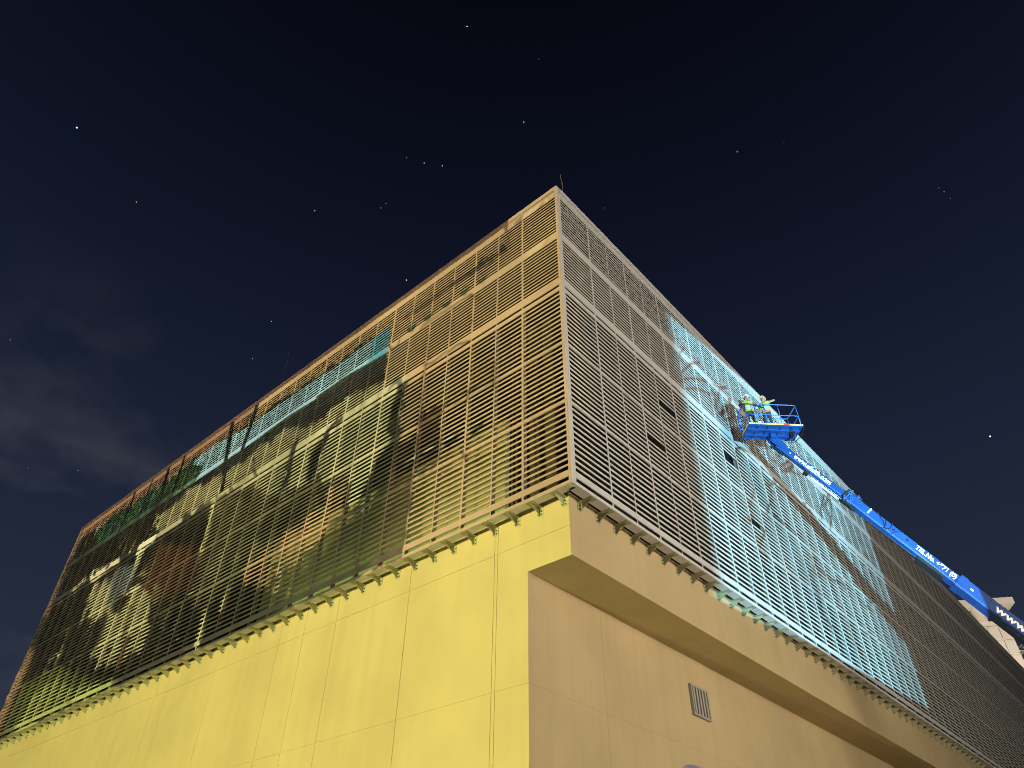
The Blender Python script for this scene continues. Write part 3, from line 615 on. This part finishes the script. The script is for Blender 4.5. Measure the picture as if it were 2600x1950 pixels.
# ------------------------------------------------------------------ far tower
tw = thing('tower_building', 'pale concrete tower with a thick overhanging roof slab, far right behind the boom', 'tower')
tx, ty = Vector((-.501, .865, 0)), Vector((.865, .501, 0))
T = Matrix((tx, ty, (0, 0, 1))).transposed().to_4x4(); T.translation = (121.27, 3.64, 0); tw.matrix_world = T
TZ = 39.6 + H0
q = MB(); q.box(0, 16, 0, 14, TZ - 1.0, TZ); q.build('roof_slab', M_TOWER, tw)
q = MB(); q.box(1.6, 14.5, 1.9, 13, 0, TZ - 3.0); q.box(1.6, 3.3, 1.9, 13, TZ - 3.0, TZ - 1.0); q.build('tower_wall', M_TOWER, tw)
q = MB(); q.tube([(5.0, 2.5, TZ - 2.995), (5.0, 2.5, TZ - 1.005)], 1.1, 24); q.build('round_column', M_TOWER, tw)
q = MB(); q.box(3.31, 14.4, 2.2, 12.9, TZ - 2.995, TZ - 1.005); q.build('clerestory_glass', M_GLASS, tw)
q = MB(); q.box(1.55, 14.55, 1.86, 1.899, TZ - 3.55, TZ - 3.0); q.build('parapet_band', M_TOWER, tw)
for iz in range(12):
    for ix in range(8):
        q = MB(); a = 1.62 + ix * 1.6; z = TZ - 3.75 - (iz + 1) * 2.25
        q.box(a, a + 1.50, 1.72, 1.898, z + .14, z + 2.16); q.build('cladding_panel', M_TOWER, tw)
for iz in range(6):
    z = TZ - 7.5 - iz * 3.6
    q = MB(); q.box(1.49, 1.599, 2.6, 7.0, z, z + 2.2); w = q.build('window', M_GLASS, tw)
    q2 = MB(); q2.box(.5, .56, 2.4, 7.2, z + .95, z + 1.02); q2.box(.45, 1.599, 2.4, 7.2, z - .2, z - .02)
    for c in range(12): q2.box(.5, .54, 2.5 + c * .4, 2.54 + c * .4, z - .02, z + .95)
    q2.build('balustrade', M_GRILLE, w)

# ------------------------------------------------------------------ lamp standing by the right wall
lp = thing('lamp_post', 'grey lamp head with a rounded top rising in front of the recessed tan wall', 'lamp post')
lx, ly, lz = .90, -1.78, H0 - 6.86
q = MB(); q.tube([(lx, ly, 0), (lx, ly, lz - .05)], .055, 10, 0, .04); q.build('pole', M_LAMP, lp)
q = MB(); hd = Vector((.66, -.75, 0)).normalized()
pr = [(-.24, -.30), (-.24, -.06), (-.20, .02), (-.11, .075), (-.02, .09), (.08, .075), (.40, -.02), (.40, -.10), (.10, -.30)]
q.poly([Vector((lx, ly, lz)) + hd * a + Vector((0, 0, b)) - Vector((.3752, .3301, 0)) * .28 for a, b in pr], Vector((.3752, .3301, 0)) * .56)
q.build('lamp_head', M_LAMP, lp)
q = MB(); q.box(lx - .12, lx + .12, ly - .12, ly + .12, 0, .06); q.build('base_plate', M_LAMP, lp)

# ------------------------------------------------------------------ boom lift
lift = thing('boom_lift', 'blue telescopic boom lift raising a railed work platform beside the right facade', 'boom lift')
Z = Vector((0, 0, 1))
A = Vector((10.145, -1.302, 0)); e1 = Vector((1.496, -1.518, 0)).normalized(); e2 = Vector((e1.y, -e1.x, 0))
if e2.dot(Vector((.654, .756, 0))) < 0: e2 = -e2
PL, PW_, FZ = 2.13, .93, 18.97                                     # platform length, width, floor underside
A.z = FZ
def pp(a, b, c): return A + e1 * a + e2 * b + Z * c
def ob(mb, a0, a1, b0, b1, c0, c1, mi=0, ch=0): mb.obox(A, e1, e2, Z, a0, a1, b0, b1, c0, c1, mi, ch)
q = MB(); ob(q, 0, PL, 0, PW_, .055, .075); q.build('platform_floor', M_BLUE, lift)
q = MB()
ob(q, 0, PL, 0, .03, 0, .15); ob(q, 0, PL, PW_ - .03, PW_, 0, .15); ob(q, 0, .03, .031, PW_ - .031, 0, .15); ob(q, PL - .03, PL, .031, PW_ - .031, 0, .15)
toe = q.build('toe_board', M_BLUE, lift)
q = MB(); x = 0.02; i = 0
while x < PL - .08:
    ob(q, x, min(x + .115, PL - .02), -.004, -.001, .065, .125, 1 if i in (12, 13) else (2 if i % 1 == 1 else 0)); x += .1155; i += 1
for i in range(16): ob(q, .06 + i * .13, .085 + i * .13, -.006, -.0045, .085, .105, 2)
ob(q, -.004, -.001, .0, PW_ - .04, .065, .125, 0)
q.build('hazard_tape', [M_YELLOW, M_RED, M_BLACK], toe)
for b0 in (.26, .62):
    q = MB(); ob(q, .031, PL - .031, b0, b0 + .07, -.03, .054); q.build('floor_beam', M_BLUE, lift)
for a0 in (.38, .78, 1.30, 1.74):
    q = MB(); ob(q, a0, a0 + .04, .031, PW_ - .031, -.002, .0535); q.build('floor_rib', M_BLUE, lift)
q = MB()
for i in range(18): ob(q, 1.36 + i * .04, 1.372 + i * .04, .335, .615, .015, .0525)
tag(q.build('floor_mesh', M_BLUE2, lift), kind='stuff')
# guard rails
RH = 1.10
posts = [(.015, .02), (.40, .02), (1.37, .02), (.80, .02), (PL - .02, .02), (PL - .02, PW_ - .02), (1.10, PW_ - .02), (.02, PW_ - .02)]
for a, b in posts:
    q = MB(); q.tube([pp(a, b, .10), pp(a, b, RH)], .019, 8); q.build('rail_post', M_BLUE2, lift, smooth=True)
for h, nm in ((RH, 'top_rail'), (.56, 'mid_rail')):
    q = MB(); r = .09
    loop = [(0.015, .10), (.05, .03), (.12, .015), (PL - .12, .015), (PL - .04, .04), (PL - .015, .12), (PL - .015, PW_ - .12), (PL - .05, PW_ - .04), (PL - .12, PW_ - .015), (.12, PW_ - .015), (.05, PW_ - .04), (.015, PW_ - .12), (.015, .10)]
    q.tube([pp(a, b, h) for a, b in loop], .021 if nm == 'top_rail' else .017, 8); q.build(nm, M_BLUE2, lift, smooth=True)
q = MB(); q.tube([pp(-.01, .08, RH), pp(-.16, .30, .80), pp(-.17, .34, .55), pp(-.02, .60, .10)], .018, 7); q.tube([pp(-.01, PW_ - .1, RH), pp(-.17, .5, .78), pp(-.17, .34, .55)], .018, 7)
q.build('entry_gate', M_BLUE2, lift)
q = MB(); q.tube([pp(PL - .02, .04, .14), pp(PL + .10, .06, .02), pp(PL + .10, .5, -.09), pp(PL - .02, PW_ - .06, -.10), pp(PL - .3, PW_ - .02, -.10)], .016, 7, 0); q.build('bumper_bar', M_BLACK, lift)
q = MB(); ob(q, .62, 1.05, .62, .84, .52, .74, 0, .02); ob(q, .70, .98, .60, .618, .60, .67, 1); q.build('control_box', [M_BLACK, M_WHITE], lift)
q = MB()
for i in range(3): q.tube([pp(1.76 + i * .07, .16 + i * .08, .06), pp(1.70 + i * .09, .22, -.05), pp(1.84 + i * .05, .48, -.13), pp(1.72, .78, -.10 - i * .02)], .014, 6)
ob(q, 1.80, 1.92, .38, .62, -.10, -.004); q.build('hydraulic_hose', M_BLACK, lift)
q = MB(); q.ball(pp(PL + .02, .0, .10), .03, .03, .03); q.build('marker_lamp', mat('lamp_lit', (.9, .9, .85), .3, emit=((1, .97, .9), 1.5), noise=.02), lift)

# boom
P0 = Vector((11.404, -1.57, 6.893 + H0)); P1 = Vector((15.978, -6.45, -.82 + H0))
ax = (P1 - P0).normalized(); BL = (P1 - P0).length
side = ax.cross(Z).normalized()
if side.dot(Vector((-1, -1, 0))) < 0: side = -side                 # horizontal, towards the street
top = side.cross(ax).normalized()
if top.z < 0: top = -top
PIV = P0 + ax * (BL + 11.3)
def bo(mb, a0, a1, w, h, dz=0, mi=0, ch=.04, dy=0): mb.obox(P0, ax, side, top, a0, a1, -w / 2 + dy, w / 2 + dy, -h / 2 + dz, h / 2 + dz, mi, ch)
q = MB(); bo(q, .42, 3.62, .25, .30); bo(q, .30, .62, .27, .33, 0, 0, .05); bo(q, .70, .74, .27, .32)
fly = q.build('fly_boom', M_BLUE, lift)
q = MB(); bo(q, 3.55, 7.90, .35, .40); bo(q, 3.50, 3.74, .39, .45, 0, 0, .05)
midb = q.build('mid_boom', M_BLUE, lift)
q = MB(); bo(q, 7.84, BL + 11.9, .44, .50); bo(q, 7.80, 8.06, .48, .55, 0, 0, .05)
base = q.build('base_boom', M_BLUE, lift)
q = MB()                                                            # yoke between boom tip and platform
for s in (-.12, .12): q.poly([P0 + side * s + ax * .55 - top * .12, P0 + side * s + ax * .55 + top * .14, P0 + side * s + ax * .05 + top * .20, P0 + side * s - ax * .10 + top * .02, P0 + side * s + ax * .10 - top * .16], side * .025)
q.obox(P0 + Vector((0, 0, .02)), e1, e2, Z, -.10, .10, -.30, .10, -.08, .12, 0); q.tube([P0 - side * .18, P0 + side * .18], .06, 12)
q.tube([pp(1.05, .90, .0), P0 + Z * .05], .07, 10)
q.build('platform_yoke', M_BLUE, lift)
q = MB(); q.tube([P0 + ax * .15 - top * .24, P0 + ax * .75 - top * .22], .045, 10, 0); q.tube([P0 - ax * .05 - top * .22, P0 + ax * .15 - top * .24], .022, 8, 1); q.build('levelling_cylinder', [M_BLACK, M_STEEL], lift)
# energy chain and rods under the fly boom
q = MB(); bo(q, 2.05, 3.30, .06, .075, -.26, 1, 0); bo(q, 1.75, 3.60, .03, .03, -.205, 0, 0); bo(q, 1.72, 1.90, .16, .20, -.22, 2, 0); bo(q, 3.30, 3.95, .10, .07, -.26, 2, 0)
q.build('hose_carrier', [M_WHITE, M_WHITE, M_BLACK], lift)
q = MB()
for i, (a, d, r) in enumerate([(3.45, .10, .07), (3.62, -.10, .06), (3.40, -.20, .05), (3.75, .20, .05)]):
    q.tube([P0 + ax * a + side * .18 + top * d, P0 + ax * a + side * .26 + top * d], r, 12, 0)
    q.tube([P0 + ax * a + side * .261 + top * d, P0 + ax * a + side * .275 + top * d], r * .55, 10, 1)
bo(q, 3.42, 3.78, .06, .10, -.28, 1, 0, .12); bo(q, 3.30, 3.46, .05, .42, .02, 1, 0, .20)
q.tube([P0 + ax * 3.44 + side * .20 + top * .30, P0 + ax * 3.44 + side * .20 - top * .30], .03, 8, 0)
q.build('boom_head', [M_BLUE2, M_BLACK], lift)
q = MB(); bo(q, 4.30, 4.36, .352, .28, .04, 0, 0, .002); q.build('section_mark', mat('faded_white', (.35, .45, .65), .5, noise=.1), midb)
def cable(pts, r=.014, name='hydraulic_hose'):
    q = MB(); q.tube([P0 + ax * a + side * b + top * c for a, b, c in pts], r, 6); return q.build(name, M_BLACK, lift)
cable([(4.55, .19, .20), (4.90, .195, .02), (5.10, .195, -.19)]); cable([(4.88, .19, .20), (5.02, .197, -.02), (5.05, .195, -.20)])
cable([(5.12, .195, -.20), (5.22, .20, -.02), (5.16, .195, .2)]); cable([(5.35, .195, -.21), (5.42, .20, .0), (5.62, .195, .2)]); cable([(3.2, .15, .10), (3.5, .24, .16), (3.9, .22, .20)])
cable([(9.3, .24, -.25), (9.7, .26, -.42), (10.4, .25, -.40), (10.9, .24, -.26)], .02)
for a, r in ((5.32, .045), (5.86, .05)):
    q = MB(); c = P0 + ax * a + side * .174 + top * .02; q.tube([c, c + side * .006], r, 14); q.build('port_hole', M_BOLT_GAP, midb)
q = MB(); bo(q, 6.45, 7.45, .30, .12, -.26, 0, 0); q.build('under_guard', M_BLACK, midb)
for a, w_, h_, m_ in ((.86, .06, .05, M_YELLOW), (8.25, .10, .07, M_YELLOW)):
    q = MB(); o_ = .1255 if a < 3 else (.1755 if a < 7 else .2205); q.obox(P0 + side * o_ - top * .03, ax, side, top, a, a + w_, 0, .002, -h_ / 2, h_ / 2); q.build('warning_decal', m_, fly if a < 3 else (midb if a < 7 else base))
for a, pr_ in ((.95, fly), (1.9, fly), (2.8, fly), (4.6, midb), (6.9, midb), (8.9, base), (9.9, base)):
    o_ = .125 if a < 3 else (.175 if a < 7 else .22)
    q = MB()
    for dz in (-.09, .10): q.tube([P0 + ax * a + side * o_ + top * dz, P0 + ax * a + side * (o_ + .012) + top * dz], .014, 6)
    q.build('bolt', M_BLACK, pr_)
cable([(.7, .10, -.20), (1.4, .05, -.25), (2.4, .03, -.23), (3.3, .06, -.26), (3.6, .10, -.24)], .016); cable([(3.5, -.05, -.27), (4.6, -.03, -.24), (5.6, .02, -.27), (6.5, .0, -.24)], .018)
def lettering(text, a0, length, off, dz, parent):
    cu = bpy.data.curves.new('lettering', 'FONT'); cu.body = text; cu.size = .3; cu.extrude = .003; cu.offset = .011
    tmp = bpy.data.objects.new('lettering', cu); COL.objects.link(tmp)
    bpy.context.view_layer.update()
    me = bpy.data.meshes.new_from_object(tmp.evaluated_get(bpy.context.evaluated_depsgraph_get()))
    bpy.data.objects.remove(tmp); me.name = 'lettering'
    xs_ = [v.co.x for v in me.vertices]; x0, x1 = min(xs_), max(xs_); sc = length / (x1 - x0)
    for v in me.vertices:
        c = v.co.copy(); v.co = P0 + ax * (a0 + (c.x - x0) * sc) + top * (dz + (c.y - .105) * min(sc * 1.2, 1.3)) + side * (off + c.z)
    me.materials.clear(); me.materials.append(M_WHITE)
    return link('lettering', me, parent)
lettering('www.allaith.com', 1.06, 1.66, .128, .0, fly)
lettering('TEL.No. +971 (0)', 6.20, 1.54, .178, .03, midb)
lettering('www.allaith.com', 9.12, 3.2, .223, .0, base)
# carrier on the ground, out of the picture
q = MB(); px, py = PIV.x, PIV.y; hx = Vector((ax.x, ax.y, 0)).normalized(); hy = Vector((-hx.y, hx.x, 0))
q.obox((px, py, 0), hx, hy, Z, -1.2, 2.4, -1.1, 1.1, 1.05, 1.75, 0, .12); q.obox((px, py, 0), hx, hy, Z, -.35, .35, -.36, -.24, 1.75, 2.75); q.obox((px, py, 0), hx, hy, Z, -.35, .35, .24, .36, 1.75, 2.75)
q.build('turntable', M_BLUE, lift)
q = MB(); q.obox((px, py, 0), hx, hy, Z, -2.0, 2.0, -.75, .75, .55, 1.0, 0, .08); q.build('chassis', M_BLUE, lift)
for a in (-1.5, 1.5):
    for b in (-.95, .95):
        q = MB(); c = Vector((px, py, .52)) + hx * a + hy * b; q.tube([c - hy * .18, c + hy * .18], .52, 20, 0); q.tube([c - hy * .19, c + hy * .19], .24, 14, 1); q.build('wheel', [M_BLACK, M_BLUE], lift)

# ------------------------------------------------------------------ people on the platform
def skin_mesh(name, chain, levels=1):
    """chain: {joint: (pos, radius, parent)} grown into one continuous surface"""
    keys = list(chain); ix = {k: i for i, k in enumerate(keys)}
    me = bpy.data.meshes.new(name); me.from_pydata([chain[k][0] for k in keys], [(ix[k], ix[chain[k][2]]) for k in keys if chain[k][2]], [])
    o = bpy.data.objects.new(name, me); COL.objects.link(o)
    o.modifiers.new('skin', 'SKIN'); sv = me.skin_vertices[0].data
    for i, k in enumerate(keys):
        r = chain[k][1]; sv[i].radius = r if isinstance(r, tuple) else (r, r)
        sv[i].use_root = (i == 0)
    sb = o.modifiers.new('sub', 'SUBSURF'); sb.levels = sb.render_levels = levels
    bpy.context.view_layer.update()
    out = bpy.data.meshes.new_from_object(o.evaluated_get(bpy.context.evaluated_depsgraph_get()))
    bpy.data.objects.remove(o); out.name = name; out.shade_smooth(); return out

def person(label, at, turn, arms, look, helmet, skin, shirt, trousers, belt):
    root = thing('person', label, 'person', 'workers standing on the lift platform')
    V = Vector
    ch = {'pelvis': ((0, 0, .95), (.15, .11), None), 'waist': ((0, .0, 1.10), (.145, .10), 'pelvis'), 'chest': ((0, .01, 1.30), (.17, .115), 'waist'), 'collar': ((0, 0, 1.43), (.10, .085), 'chest'),
          'neck': ((0, .015, 1.51), .055, 'collar')}
    hd = V((0, .03, 1.56)); f = V(look).normalized(); upv = (Z - f * f.z).normalized()
    ch['jaw'] = (tuple(hd + upv * .02 + f * .015), (.066, .074), 'neck'); ch['skull'] = (tuple(hd + upv * .12 - f * .005), (.078, .092), 'jaw'); ch['crown'] = (tuple(hd + upv * .19 - f * .01), (.055, .065), 'skull')
    fingers = MB()
    for s, n in ((-1, 'r'), (1, 'l')):
        ch['hip' + n] = ((s * .09, 0, .88), .10, 'pelvis'); ch['thigh' + n] = ((s * .10, .01, .70), .083, 'hip' + n); ch['knee' + n] = ((s * .11, .03, .49), .060, 'thigh' + n)
        ch['calf' + n] = ((s * .115, 0, .32), .056, 'knee' + n); ch['ankle' + n] = ((s * .12, -.02, .10), .045, 'calf' + n); ch['toe' + n] = ((s * .14, .15, .045), (.042, .035), 'ankle' + n)
        sh = V((s * .185, 0, 1.41)); el, wr = V(arms[n][0]), V(arms[n][1])
        ch['sh' + n] = (tuple(sh), .062, 'collar'); ch['up' + n] = (tuple(sh.lerp(el, .5)), .052, 'sh' + n); ch['el' + n] = (tuple(el), .042, 'up' + n)
        ch['fo' + n] = (tuple(el.lerp(wr, .4)), .040, 'el' + n); ch['wr' + n] = (tuple(wr), .028, 'fo' + n)
        d = (wr - el).normalized(); ac = d.cross(Z); ac = (ac if ac.length > .1 else V((1, 0, 0))).normalized(); nrm = ac.cross(d).normalized(); nrm = nrm if nrm.z < 0 else -nrm
        palm = wr + d * .07; ch['palm' + n] = (tuple(palm), (.038, .017), 'wr' + n); ch['knuck' + n] = (tuple(palm + d * .03), (.036, .014), 'palm' + n)
        for off, L, r_ in ((-.033, .062, .0085), (-.011, .076, .0092), (.011, .070, .009), (.032, .052, .008)):
            b0 = palm - d * .02 + ac * off * .8; k1 = palm + d * .035 + ac * off; k2 = k1 + d * L * .5 + nrm * .008; k3 = k2 + d * L * .32 + nrm * .020
            fingers.tube([b0, k1, k2, k3, k3 + d * .006 + nrm * .008], r_, 7, 0, r_ * .72)
        t0 = wr + d * .02 - ac * .015 * s; t1 = wr + d * .055 - ac * .046 * s; t2 = t1 + d * .032 - ac * .012 * s + nrm * .010
        fingers.tube([t0, t1, t2, t2 + d * .012 + nrm * .006], .0105, 7, 0, .007)
    me0 = skin_mesh('body', ch, 1); nv = len(me0.vertices)
    me = bpy.data.meshes.new('body'); me.from_pydata([v.co[:] for v in me0.vertices] + fingers.v, [], [tuple(q_.vertices) for q_ in me0.polygons] + [tuple(nv + i for i in fc) for fc in fingers.f]); me.update(); me.shade_smooth()
    me.materials.clear()
    for m_ in (trousers, shirt, skin, M_BLACK): me.materials.append(m_)
    wrs = [V(arms[n][1]) for n in 'rl']; els = [V(arms[n][0]) for n in 'rl']
    for p in me.polygons:
        c = p.center
        hand = any((c - w).dot((w - e).normalized()) > -.01 and (c - w).length < .26 for w, e in zip(wrs, els))
        p.material_index = 2 if hand else (3 if c.z < .11 and abs(c.x) < .3 else (0 if c.z < .97 else (2 if (c.z > 1.475 and abs(c.x) < .125 and abs(c.y) < .16) else 1)))
    body = link('body', me, root)
    # vest: the torso surface pushed outwards
    bmv = bmesh.new(); bmv.from_mesh(me)
    kill = [fc for fc in bmv.faces if not (.93 < fc.calc_center_median().z < 1.465 and abs(fc.calc_center_median().x) < .215)]
    bmesh.ops.delete(bmv, geom=kill, context='FACES'); bmv.normal_update()
    for v in bmv.verts: v.co += v.normal * .016
    bmesh.ops.subdivide_edges(bmv, edges=bmv.edges, cuts=2, use_grid_fill=True)
    for fc in bmv.faces:
        c = fc.calc_center_median(); fc.material_index = 1 if (1.03 < c.z < 1.085 or 1.15 < c.z < 1.20 or (c.z > 1.2 and .095 < abs(c.x) < .13)) else (2 if abs(c.x) < .012 and c.y > 0 else 0)
    vm_ = bpy.data.meshes.new('vest'); bmv.to_mesh(vm_); bmv.free()
    for m_ in (M_VEST, M_REFL, M_SHIRT): vm_.materials.append(m_)
    vm_.shade_smooth(); link('vest', vm_, root)
    if belt:
        q = MB(); q.tube([(.165 * math.cos(t), .125 * math.sin(t), .985 + .03 * math.cos(t)) for t in [i * math.pi / 8 for i in range(17)]], .022, 6); q.build('harness_belt', M_BELT, root)
    # helmet and face
    hc = hd + upv * .155
    Rm_ = Matrix((f.cross(upv), f, upv)).transposed().to_4x4(); Rm_.translation = hc
    q = MB(); q.ball((0, -.005, 0), .112, .136, .118, n=16, m=10, zmin=-.05)
    q.poly([(.105 * math.cos(t), .07 + .115 * math.sin(t), -.01) for t in [math.pi * i / 8 for i in range(9)]], (0, 0, .014)); q.tube([(0, -.10, .075), (0, 0, .122), (0, .10, .078)], .012, 6)
    h = q.build('helmet', helmet, root, smooth=False); h.matrix_local = Rm_
    q = MB(); q.ball((0, .104, -.075), .014, .02, .022, n=8, m=6); nsp = q.build('nose', skin, root, smooth=True); nsp.matrix_local = Rm_
    for s in (-1, 1):
        q = MB(); q.ball((s * .032, .086, -.045), .012, .008, .008, n=8, m=6); ey = q.build('eye', M_BLACK, root); ey.matrix_local = Rm_
        q = MB(); q.ball((s * .082, -.005, -.07), .012, .022, .032, n=8, m=6); er = q.build('ear', skin, root, smooth=True); er.matrix_local = Rm_
    q = MB(); q.ball((0, .086, -.118), .024, .006, .006, n=8, m=6); mo = q.build('mouth', mat('lips', (.22, .07, .06), .6, noise=.05), root); mo.matrix_local = Rm_
    root.location = at; root.rotation_euler = (0, 0, turn); return root
# a turn of 0 looks along +y; the street and the camera lie towards (-x, -y)
face_cam = math.atan2(-(-23.0), -9.0)
person('worker in a white helmet and yellow vest with dark sleeves, hands near the rail', pp(.36, .45, .076), math.radians(125), {'r': ((-.36, .06, 1.16), (-.47, .22, .98)), 'l': ((.36, .08, 1.22), (.30, .34, 1.20))}, (.1, 1, -.05), M_HELM, M_SKIN, M_SHIRT, M_TROUS, False)
person('worker in an orange helmet and yellow vest looking up, one arm raised behind the neck', pp(1.08, .47, .076), math.radians(88), {'r': ((-.43, -.06, 1.43), (-.19, -.15, 1.52)), 'l': ((.26, .10, 1.14), (.22, .34, 1.10))}, (.05, 1, .35), M_HELM2, M_SKIN2, M_SHIRT2, M_TROUS, True)

# ------------------------------------------------------------------ stars
def M_star(c, s): return mat('starlight', c, emit=(c, s))
starmats = {}
C0 = cam.matrix_world.translation.copy()
STARS = [(195, 324, 2.6, 2.2, (.55, .65, 1), 'brightest bluish star, alone high on the left of the sky'), (346, 513, 1.5, .9, (1, .95, .85), 'faint star below the brightest bluish one'), (1186, 67, 1.7, 1.4, (1, 1, 1), 'white star near the top edge, above the building corner'),
 (1330, 310, 1.6, 1.3, (1, 1, 1), 'white star above the roof corner, right of the row of three'), (1032, 400, 1.5, .9, (.85, .9, 1), 'left star of the row of three'), (1077, 414, 1.6, 1.2, (.7, .8, 1), 'middle bluish star of the row of three'), (1123, 421, 1.6, 1.1, (.9, .95, 1), 'right star of the row of three'),
 (980, 517, 1.3, .7, (.8, .85, 1), 'upper faint star of the close pair below the row of three'), (967, 528, 1.4, .8, (.9, .9, 1), 'lower faint star of the close pair below the row of three'), (799, 535, 1.6, 1.3, (1, 1, 1), 'white star left of the close pair'),
 (1032, 711, 1.8, 1.6, (.85, .92, 1), 'white star just above the left roofline, below the row of three'), (689, 816, 1.4, .8, (.9, .9, 1), 'faint star over the left roofline near the roof rod'), (641, 911, 1.3, .7, (.9, .9, 1), 'faintest star right above the far rod on the left roof'),
 (1872, 385, 1.7, 1.5, (1, .75, .75), 'reddish star in the right half of the sky'), (2514, 1108, 2.4, 2.2, (1, .97, .92), 'bright white star low at the right, above the boom'), (2397, 487, 1.3, .55, (.8, .85, 1), 'middle star of the faint cluster at the far right'), (2384, 477, 1.1, .4, (.8, .85, 1), 'upper star of the faint cluster at the far right'), (2413, 503, 1.1, .4, (.8, .85, 1), 'lower star of the faint cluster at the far right'),
 (1535, 528, 1.1, .45, (.9, .8, .75), 'faint star right of the roof corner'), (1368, 150, 1.1, .4, (.8, .85, 1), 'faint star high above the roof corner'), (1990, 362, 1.1, .4, (.9, .85, .8), 'faint star right of the reddish one'), (70, 1187, 1.2, .5, (.9, .9, .9), 'faint star low at the far left edge'), (198, 1194, 1.2, .5, (.9, .9, .9), 'faint star low at the left, above the far end of the roof'), (26, 863, 1.2, .5, (.9, .9, .9), 'faint star at the left edge of the picture, in thin cloud')]
unit = {}
for px, py, size, br, c, lab in STARS:
    d = (right * ((px - 1300) / 1840.85) + down * ((py - 975) / 1840.85) + fwd); D = 3000.0
    q = MB(); r = size / 2 * D * d.length / 1840.85 * 1.25; q.ball((0, 0, 0), r, r, r, n=8, m=6)
    o = q.build('star', M_star(c, br), None, C0 + d * D); tag(o, lab, 'star', 'stars in the night sky')
for o in bpy.data.objects: o.select_set(False)
